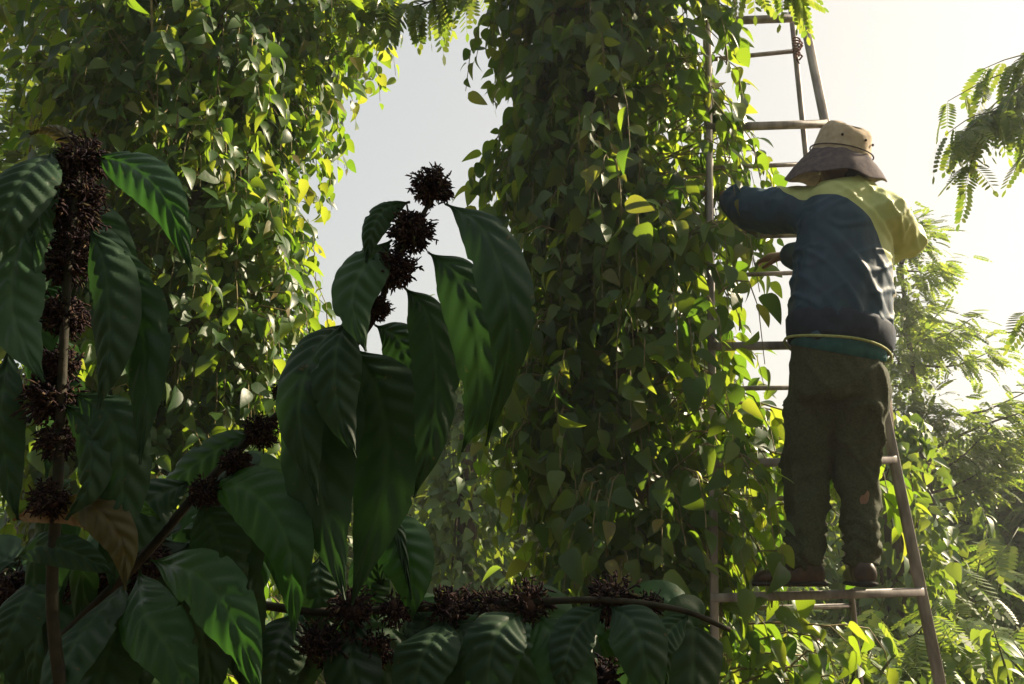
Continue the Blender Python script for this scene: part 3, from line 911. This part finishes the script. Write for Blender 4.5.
def td(c, n):
    h_ = c[2] - az
    f = .008 * fbm((c[0] * 1.1, c[1], c[2] * .5), 9)
    low = max(0, 1 - h_ / .26)
    ph = noise.noise(Vector((c[0] * 9 + 7, c[1] * 9, c[2] * 24 + 5 * noise.noise(Vector((c[0] * 6, c[1] * 6, c[2] * 3))))))
    f += low * .022 * (max(0, 1 - abs(ph) * 4) - .4)
    kn_ = max(0, 1 - abs(c[2] - lk[2]) / .12)
    f += .005 * kn_ * noise.noise(Vector((c[0] * 18, c[1] * 10, c[2] * 50 + c[0] * 30)))
    top_ = min(1, max(0, (hipc[2] + .03 - c[2]) / .08))
    if top_ <= 0: return 0
    rr = noise.noise(Vector((c[0] * 14 + c[2] * 5, c[1] * 9, c[2] * 4)))
    f += .014 * (max(0, 1 - abs(rr) * 5) - .3) * (1 - low)
    r2 = noise.noise(Vector((c[0] * 9 - c[2] * 9, c[1] * 9, c[2] * 7 + 9)))
    f += .009 * (max(0, 1 - abs(r2) * 6) - .3) * (1 - low)
    return f * top_
remesh('trousers', t, .009, M['trouser'], person, 2, td)

# shoes
M['shoe'] = solid('shoe_leather', (.03, .018, .013), (.075, .045, .03), 40, .5, .4, .3, .003)
M['sole'] = solid('shoe_sole', (.02, .018, .016), (.05, .045, .04), 40, .9, .2, .3, .003)
rz = at(800, 586, YP)[2]
for (an, toe) in ((la, at(770, 583, YP + .09)), (ra, at(853, 582, YP + .20))):
    s = MB()
    hz = np.array([an[0], an[1], rz + .038])
    d = np.array([toe[0] - an[0], toe[1] - an[1], 0]); Lf = .17; d = d / np.linalg.norm(d)
    s.tube([hz - d * .055, hz - d * .045, hz + d * .03, hz + d * .10 - np.array([0, 0, .008]), hz + d * (Lf - .02) - np.array([0, 0, .014]), hz + d * Lf - np.array([0, 0, .016])],
           [(.025, .022), (.040, .036), (.042, .040), (.030, .046), (.020, .038), (.008, .016)], k=18, ref=(0, 0, 1))
    limb(s, [hz + np.array([0, 0, .0]), hz + np.array([0, 0, .055])], [.042, .045], 16)
    so_ = remesh('shoe', s, .006, M['shoe'], person, 3)
    q = MB(); base = np.array([hz[0], hz[1], rz + .006])
    q.tube([base - d * .062, base - d * .05, base + d * .03, base + d * .1, base + d * (Lf - .02), base + d * (Lf + .005)],
           [(.009, .018), (.010, .036), (.010, .037), (.010, .047), (.010, .038), (.009, .014)], k=14, ref=(0, 0, 1))
    so2 = q.build('sole', M['sole'], None); so2.parent = so_

# hat : crown + wide drooping brim
M['hat'] = solid('hat_cloth', (.36, .28, .20), (.48, .39, .29), 45, .9, .1, .5, .003)
hat_c = at(841, 155, YP + .03)
tilt = Matrix.Rotation(R_(15), 3, Vector((-.25, 1, 0)).normalized()) @ Matrix.Rotation(R_(17), 3, Vector((1, 0, 0)))
V = []; F = []; K = 56; HS = 1.13
prof = [(.012, .092), (.045, .090), (.070, .082), (.081, .064), (.087, .030), (.093, .002), (.098, -.006), (.116, -.022), (.135, -.042), (.153, -.064), (.155, -.067), (.153, -.069), (.135, -.047), (.116, -.028), (.098, -.012), (.090, -.006), (.083, .03), (.077, .06), (.066, .076), (.042, .084), (.012, .086)]
for i, (r, z) in enumerate(prof):
    for k in range(K):
        a = 2 * math.pi * k / K
        wob = 1 + .03 * nz(math.cos(a) * 2, math.sin(a) * 2, z * 20)
        br = max(0, (r - .1) / .07)
        # brim: back-left part hangs deeper, wavy
        hang = -.042 * br * (.5 + .5 * math.cos(a - R_(215))) + br * .020 * math.cos(a + .2) + br * .012 * math.sin(3 * a + .8) + .006 * br * math.sin(7 * a)
        crown = (1 - min(1, br * 3))
        zz = z + hang + (.006 * nz(math.cos(a) * 3, math.sin(a) * 3, z * 30 + 4) + (.010 * math.sin(2 * a + 1) if z > .06 else 0)) * crown
        v = tilt @ Vector((HS * r * wob * math.cos(a), HS * r * wob * math.sin(a), HS * zz))
        V.append(hat_c + np.array(v))
for i in range(len(prof) - 1):
    for k in range(K):
        F.append([i * K + k, i * K + (k + 1) % K, (i + 1) * K + (k + 1) % K, (i + 1) * K + k])
nr = len(prof) - 1
caps = [[k for k in range(K)], [nr * K + k for k in range(K)][::-1]]
def sub(fs):
    ids = sorted({i for f in fs for i in f}); mp_ = {v: n for n, v in enumerate(ids)}
    m_ = MB(); m_.add([V[i] for i in ids], [[mp_[i] for i in f] for f in fs]); return m_
hat = sub(F[:6 * K] + F[15 * K:] + caps).build('hat', M['hat'], person)
M['brim'] = solid('hat_brim_shade', (.08, .065, .085), (.15, .12, .12), 45, .9, .1, .5, .003)  # shade on the brim is put into its dark purplish colour
brim = sub(F[6 * K:15 * K]).build('brim', M['brim'], None); brim.parent = hat; tag(brim, 'drooping brim with its shade coloured in dark purplish')
s = MB()
for zb, rb in ((.006, .0985 * HS),):
    s.tube([hat_c + np.array(tilt @ Vector((rb * math.cos(2 * math.pi * k / 40), rb * math.sin(2 * math.pi * k / 40), zb))) for k in range(41)], .0028, k=6, cap=False)
M['hatcord'] = solid('hat_cord', (.05, .04, .04), (.12, .09, .08), 60, .9, .1)
band = s.build('hat_band', M['hatcord'], None); band.parent = hat
for a in (250, 300, 330):
    s = MB()
    c = hat_c + np.array(tilt @ Vector((.0895 * HS * math.cos(R_(a)), .0895 * HS * math.sin(R_(a)), .045)))
    blob(s, c, (.005, .005, .005), 10)
    ey = s.build('eyelet', M['hatcord'], None); ey.parent = hat

# ------------------------------------------------------------------ coffee plants in the foreground
def coffee_leaf(parent, pts, width, mat='cof', face=(0, -1, .25), curl=.25, nseg=64, ripple=.0017, twist=0.0, wav=.06, seed=0, wide=None):
    """pts: list of (px,py,Y); width: world metres (full)"""
    rng = random.Random(seed * 13 + len(pts))
    mid = bez([at(*p) for p in pts], nseg)
    Lg = np.sum(np.linalg.norm(np.diff(mid, axis=0), axis=1))
    nw = 9
    V = []; F = []; vein = []
    nveins = rng.choice((8, 9, 10))
    ph = rng.random() * 6
    for i in range(nseg):
        s = i / (nseg - 1)
        t = mid[min(i + 1, nseg - 1)] - mid[max(i - 1, 0)]; t /= np.linalg.norm(t)
        fn = np.array(face, float); fn = fn - t * np.dot(fn, t); fn /= np.linalg.norm(fn)
        sd = np.cross(t, fn)
        tw = twist * s
        sd, fn = sd * math.cos(tw) + fn * math.sin(tw), fn * math.cos(tw) - sd * math.sin(tw)
        if s < .06: wv_ = .06 + .3 * s / .06 * .3
        prof_ = (math.sin(math.pi * s ** .86) ** .92) * (1 - .08 * s)
        if s > .84: prof_ *= .62 + .38 * ((1 - s) / .16)
        prof_ *= 1 - math.exp(-(s * 11) ** 1.5)
        hw = max(.0012, width * .5 * prof_)
        for k in range(-nw, nw + 1):
            u = k / nw
            au = abs(u)
            e = hw * (u + (.0 if au < .5 else math.copysign(wav * math.sin(s * 26 + ph + (1 if k > 0 else 4)) * (au - .5) * 1.2, u)))
            # quilted surface between side veins
            q = (s * nveins * 1.0 - au * 1.15) * 2 * math.pi
            z = ripple * (1 - abs(math.cos(q / 2)) ** 3 * 2) * (1 - au ** 4) * min(1, au * 6)
            z += -curl * hw * au ** 1.6 + .10 * hw * (1 - au)* 0 + .5 * wav * hw * math.sin(s * 19 + ph + (0 if k > 0 else 2)) * au ** 2
            z -= .002 * max(0, 1 - au * 6)
            if au > .7 and nz(s * 9 + seed * 3.1, (1 if k > 0 else -1) * 4, seed) > .34: e *= .86
            V.append(mid[i] + sd * e + fn * z)
            vq = abs(math.cos(q / 2)) ** 30
            vein.append(max(.55 if au < .06 else 0, vq * .15 * (1 - au)))
    w_ = 2 * nw + 1
    for i in range(nseg - 1):
        for k in range(w_ - 1):
            F.append((i * w_ + k, i * w_ + k + 1, (i + 1) * w_ + k + 1, (i + 1) * w_ + k))
    me = mesh_np('leaf', np.array(V), np.array(F))
    a = me.attributes.new('vein', 'FLOAT', 'POINT'); a.data.foreach_set('value', np.array(vein, np.float32))
    return link_mesh('leaf', me, M[mat], parent)


def bloom(parent, px, py, Y, r_px, seed, n=320):
    """ball of withered star flowers round a node"""
    rng = random.Random(seed)
    c = at(px, py, Y); r = r_px / FPX * Y
    m = MB()
    for i in range(n):
        d = np.array([rng.gauss(0, 1), rng.gauss(0, 1), rng.gauss(0, .85)]); d /= np.linalg.norm(d)
        L = r * rng.uniform(.78, .98)
        side = np.array([rng.gauss(0, 1), rng.gauss(0, 1), rng.gauss(0, 1)])
        p0 = c + d * r * .1; p1 = c + d * L * .6 + side * r * .06; p2 = c + d * L + side * r * .16
        th = r * rng.uniform(.025, .045)
        m.tube([p0, p1, p2], [th, th * .8, th * 1.2], k=4)
        # crumpled petals at the end
        for k in range(3):
            dd = d * .6 + np.array([rng.gauss(0, .8), rng.gauss(0, .8), rng.gauss(0, .8)])
            m.tube([p2, p2 + dd * r * .10, p2 + dd * r * .17 + np.array([0, 0, -r * .04])], [th * 1.1, th * 1.5, th * .5], k=4)
    for i in range(16):
        d = np.array([rng.gauss(0, 1), rng.gauss(0, 1), rng.gauss(0, 1)]); d /= np.linalg.norm(d)
        blob(m, c + d * r * .42, (r * .32,) * 3, 7)
    return m.build('flower_cluster', M['bloom'], parent)


def branch(parent, pts, r0, r1, n=22):
    m = MB(); pp = bez([at(*p) for p in pts], n)
    m.tube(pp, [r0 + (r1 - r0) * i / (n - 1) for i in range(n)], k=9)
    return m.build('branch', M['twig'], parent)

YM = .82
cof = empty('coffee_branch', at(120, 690, .9), 'dark coffee branch rising in the middle with long drooping leaves and withered flower balls', 'coffee plant', 'coffee plants in the foreground')
branch(cof, [(60, 640, .95), (140, 560, .93), (200, 490, .92), (258, 432, .91), (330, 372, .88), (374, 318, .84), (392, 268, YM), (415, 228, YM), (434, 196, YM)], .0055, .0022, 40)
for (x, y, r, sd) in ((432, 187, 23, 1), (412, 232, 25, 2), (393, 268, 24, 3), (377, 308, 15, 4), (287, 393, 15, 5), (262, 431, 17, 6), (236, 462, 16, 7), (205, 492, 17, 8)):
    bloom(cof, x, y, YM if y < 320 else .9, r * .82, sd)
px = .82 / FPX
CL = [
    ([(446, 204, .81), (480, 225, .76), (505, 285, .72), (508, 350, .72), (486, 446, .76)], 52, 'cof', 1, .3),
    ([(428, 252, .82), (456, 275, .80), (476, 330, .79), (478, 400, .80), (462, 452, .82)], 58, 'cof', 2, .3),
    ([(404, 287, .84), (426, 312, .83), (436, 370, .83), (430, 440, .83), (414, 498, .84)], 50, 'cof', 3, .25),
    ([(375, 325, .88), (398, 340, .88), (410, 385, .88), (408, 450, .88)], 46, 'cof', 4, .3),
    ([(410, 202, .82), (385, 208, .81), (372, 230, .80), (366, 262, .80)], 30, 'cof', 5, .5),
    ([(392, 240, .82), (366, 262, .80), (352, 300, .79), (366, 352, .78)], 54, 'cof_light', 6, .3),
    ([(352, 322, .85), (318, 345, .82), (298, 410, .80), (318, 505, .80)], 66, 'cof', 7, .35),
    ([(346, 318, .82), (336, 350, .79), (336, 400, .78), (356, 458, .78)], 50, 'cof', 8, .5),
    ([(340, 330, .86), (322, 400, .84), (318, 480, .83), (345, 600, .82)], 92, 'cof', 9, .2),
    ([(352, 345, .87), (378, 395, .86), (386, 470, .86), (352, 605, .86)], 98, 'cof', 10, .2),
    ([(205, 488, .92), (248, 490, .86), (286, 540, .82), (294, 640, .82)], 66, 'cof_green', 11, .25),
    ([(150, 560, .93), (196, 575, .82), (232, 620, .77), (262, 700, .76)], 60, 'cof_green', 12, .2),
    ([(140, 570, .93), (142, 610, .84), (168, 650, .80), (200, 720, .78)], 62, 'cof_green', 13, .25),
    ([(195, 480, .93), (150, 500, .9), (120, 540, .88), (110, 590, .88)], 60, 'cof', 14, .3),
    ([(255, 432, .91), (215, 450, .92), (175, 480, .93), (150, 515, .95)], 50, 'cof', 15, .3),
    ([(130, 580, .93), (90, 620, .84), (60, 670, .8), (45, 740, .78)], 56, 'cof', 16, .3),
    ([(150, 590, .92), (120, 620, .86), (100, 680, .84), (95, 760, .84)], 84, 'cof', 17, .2),
    ([(160, 520, .90), (138, 500, .84), (118, 502, .83), (128, 535, .82)], 20, 'cof_young', 18, .5),
    ([(200, 500, .91), (215, 530, .90), (225, 570, .90), (238, 620, .90)], 62, 'cof', 19, .25),
    ([(60, 560, .95), (30, 590, .88), (10, 630, .85), (-15, 690, .85)], 60, 'cof', 20, .25),
]
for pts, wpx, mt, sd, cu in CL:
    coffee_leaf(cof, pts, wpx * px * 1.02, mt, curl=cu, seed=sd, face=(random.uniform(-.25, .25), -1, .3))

c2 = empty('coffee_branch', at(70, 600, .75), 'upright coffee branch at far left packed with dark flower balls and wide leaves', 'coffee plant', 'coffee plants in the foreground')
branch(c2, [(62, 700, .8), (52, 600, .78), (58, 480, .76), (62, 380, .75), (68, 270, .75), (76, 190, .75), (80, 150, .76)], .0055, .0026, 34)
for (x, y, r, sd) in ((84, 158, 26, 11), (70, 178, 22, 21), (74, 212, 29, 12), (86, 196, 20, 22), (68, 262, 27, 13), (76, 240, 20, 23), (64, 315, 24, 14), (58, 365, 20, 15), (50, 400, 26, 16), (58, 440, 20, 17), (50, 500, 20, 18)):
    bloom(c2, x, y, .76, r * .88, sd, 240)
px2 = .74 / FPX
CL2 = [
    ([(56, 152, .75), (30, 170, .71), (8, 210, .69), (-10, 275, .69)], 62, 'cof', 31, .35),
    ([(58, 160, .76), (42, 200, .74), (32, 250, .73), (22, 300, .72)], 34, 'cof_light', 32, .3),
    ([(30, 215, .74), (12, 265, .72), (14, 320, .71), (44, 382, .70)], 62, 'cof_light', 33, .25),
    ([(92, 155, .76), (130, 165, .74), (165, 200, .72), (192, 272, .72)], 52, 'cof_green', 34, .3),
    ([(90, 225, .76), (104, 270, .73), (108, 340, .72), (98, 410, .72)], 56, 'cof', 35, .6),
    ([(96, 235, .77), (128, 290, .75), (144, 360, .74), (140, 465, .74)], 62, 'cof', 36, .25),
    ([(10, 345, .78), (0, 400, .76), (4, 460, .76), (18, 520, .76)], 46, 'cof', 37, .3),
    ([(70, 390, .76), (112, 420, .74), (122, 490, .74), (112, 560, .74)], 58, 'cof', 38, .3),
    ([(60, 400, .76), (86, 430, .74), (88, 480, .73), (66, 520, .73)], 40, 'cof', 39, .6),
    ([(55, 500, .78), (90, 505, .74), (120, 540, .73), (125, 590, .73)], 40, 'cof_old', 40, .3),
    ([(14, 520, .80), (40, 508, .77), (70, 512, .76), (98, 534, .75)], 30, 'cof_dead', 41, .3),
    ([(15, 560, .80), (40, 545, .77), (80, 555, .76), (115, 575, .75)], 36, 'cof', 42, .3),
    ([(95, 160, .77), (70, 140, .78), (50, 128, .79), (30, 134, .8)], 22, 'cof_old', 43, .3),
]
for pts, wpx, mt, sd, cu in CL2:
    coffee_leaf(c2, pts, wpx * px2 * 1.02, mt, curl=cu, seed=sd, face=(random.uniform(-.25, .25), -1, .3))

c3 = empty('coffee_branch', at(520, 720, 1.05), 'low coffee branch along the bottom with a row of brown flower balls', 'coffee plant', 'coffee plants in the foreground')
branch(c3, [(230, 600, 1.12), (320, 612, 1.1), (420, 608, 1.08), (500, 604, 1.06), (600, 600, 1.04), (680, 610, 1.04), (730, 630, 1.04)], .0055, .003, 34)
for (x, y, r, sd) in ((352, 608, 24, 41), (396, 610, 19, 42), (452, 608, 26, 44), (490, 606, 21, 45), (528, 602, 26, 46), (612, 598, 26, 48), (650, 606, 17, 49), (340, 648, 26, 50), (375, 650, 22, 51), (315, 640, 20, 52), (600, 678, 22, 53), (640, 664, 18, 54)):
    bloom(c3, x, y, 1.06, r * .78, sd, 150)
px3 = 1.04 / FPX
CL3 = [
    ([(448, 618, 1.06), (430, 640, 1.0), (415, 680, .98), (405, 760, .96)], 62, 'cof', 61, .25),
    ([(452, 618, 1.06), (462, 640, 1.02), (462, 690, 1.0), (455, 770, 1.0)], 50, 'cof', 62, .25),
    ([(524, 612, 1.06), (500, 628, 1.0), (488, 672, .98), (492, 770, .96)], 60, 'cof', 63, .2),
    ([(532, 612, 1.06), (556, 640, 1.02), (575, 690, 1.0), (590, 760, 1.0)], 58, 'cof_green', 64, .25),
    ([(610, 606, 1.04), (632, 622, 1.0), (645, 660, .98), (655, 730, .98)], 56, 'cof', 65, .25),
    ([(604, 606, 1.04), (578, 626, 1.02), (566, 660, 1.0), (560, 700, 1.0)], 42, 'cof', 66, .25),
    ([(386, 600, 1.12), (378, 560, 1.08), (396, 530, 1.06), (412, 600, 1.04)], 20, 'cof', 67, .25),
    ([(372, 520, 1.1), (396, 535, 1.07), (410, 570, 1.05), (412, 622, 1.05)], 60, 'cof_green', 68, .25),
    ([(362, 540, 1.12), (366, 570, 1.1), (372, 600, 1.1), (378, 622, 1.1)], 44, 'cof', 69, .3),
    ([(320, 555, 1.12), (318, 580, 1.1), (322, 610, 1.1), (334, 640, 1.1)], 48, 'cof', 70, .3),
    ([(300, 610, 1.12), (280, 640, 1.08), (272, 680, 1.06), (270, 740, 1.06)], 60, 'cof', 71, .25),
    ([(690, 614, 1.04), (672, 628, 1.02), (662, 650, 1.0), (668, 690, 1.0)], 30, 'cof', 72, .25),
    ([(360, 615, 1.08), (350, 650, 1.04), (360, 700, 1.02), (372, 760, 1.02)], 56, 'cof', 73, .25),
]
for pts, wpx, mt, sd, cu in CL3:
    coffee_leaf(c3, pts, wpx * px3 * .98, mt, curl=cu, seed=sd, face=(random.uniform(-.25, .25), -1, .35))

c4 = empty('coffee_branch', at(60, 720, .95), 'low coffee branch across the bottom left corner with brown flower balls and crowded dark leaves', 'coffee plant', 'coffee plants in the foreground')
branch(c4, [(-60, 600, 1.0), (20, 590, 1.0), (90, 580, .98), (160, 566, .98), (215, 545, 1.0)], .0055, .003, 24)
for (x, y, r, sd) in ((12, 590, 20, 81), (44, 584, 18, 82), (84, 578, 20, 83), (118, 572, 19, 84), (150, 562, 18, 85)):
    bloom(c4, x, y, .98, r, sd, 170)
rr = random.Random(77)
def extra(root, n, pick, mats=('cof', 'cof', 'cof', 'cof_green', 'cof_light')):
    for i in range(n):
        bx_, by_, Yb = pick(rr)
        dx = rr.uniform(-70, 70); L_ = rr.uniform(90, 150); Yo = rr.uniform(-.06, .10)
        pts_ = [(bx_, by_, Yb), (bx_ + dx * .45, by_ + rr.uniform(-14, 12), Yb + Yo * .5), (bx_ + dx * .85, by_ + L_ * .45, Yb + Yo), (bx_ + dx, by_ + L_, Yb + Yo)]
        coffee_leaf(root, pts_, rr.uniform(46, 74) * Yb / FPX, rr.choice(mats), curl=rr.uniform(.2, .5), seed=200 + n * 31 + i, face=(rr.uniform(-.5, .5), -1, rr.uniform(.1, .7)), wav=rr.uniform(.04, .10))
extra(c4, 26, lambda q: (q.uniform(-30, 215), q.uniform(555, 600), 1.02))
extra(c3, 16, lambda q: (q.uniform(240, 700), q.uniform(616, 640), 1.14))
extra(cof, 9, lambda q: (q.uniform(150, 260), q.uniform(455, 540), 1.0))
extra(c2, 12, lambda q: (q.uniform(45, 85), q.uniform(170, 520), .84))
# ------------------------------------------------------------------ air
hb = MB()
X0, X1, Y0, Y1, Z0, Z1 = -60, 60, -14, 60, -1.2, 9.0
hb.add([(x, y, z) for z in (Z0, Z1) for y in (Y0, Y1) for x in (X0, X1)], [(0, 2, 3, 1), (4, 5, 7, 6), (0, 1, 5, 4), (2, 6, 7, 3), (0, 4, 6, 2), (1, 3, 7, 5)])
hm = bpy.data.materials.new('haze_air'); hm.use_nodes = True
nt = hm.node_tree; nt.nodes.remove(nt.nodes['Principled BSDF'])
pv = nt.nodes.new('ShaderNodeVolumePrincipled'); pv.inputs['Color'].default_value = (.9, .93, 1, 1)
pv.inputs['Density'].default_value = .003; pv.inputs['Anisotropy'].default_value = .45
nt.links.new(pv.outputs[0], nt.nodes['Material Output'].inputs['Volume'])
tag(hb.build('haze', hm, None, smooth=False), 'pale sunlit air between the plants', 'haze', kind='stuff')
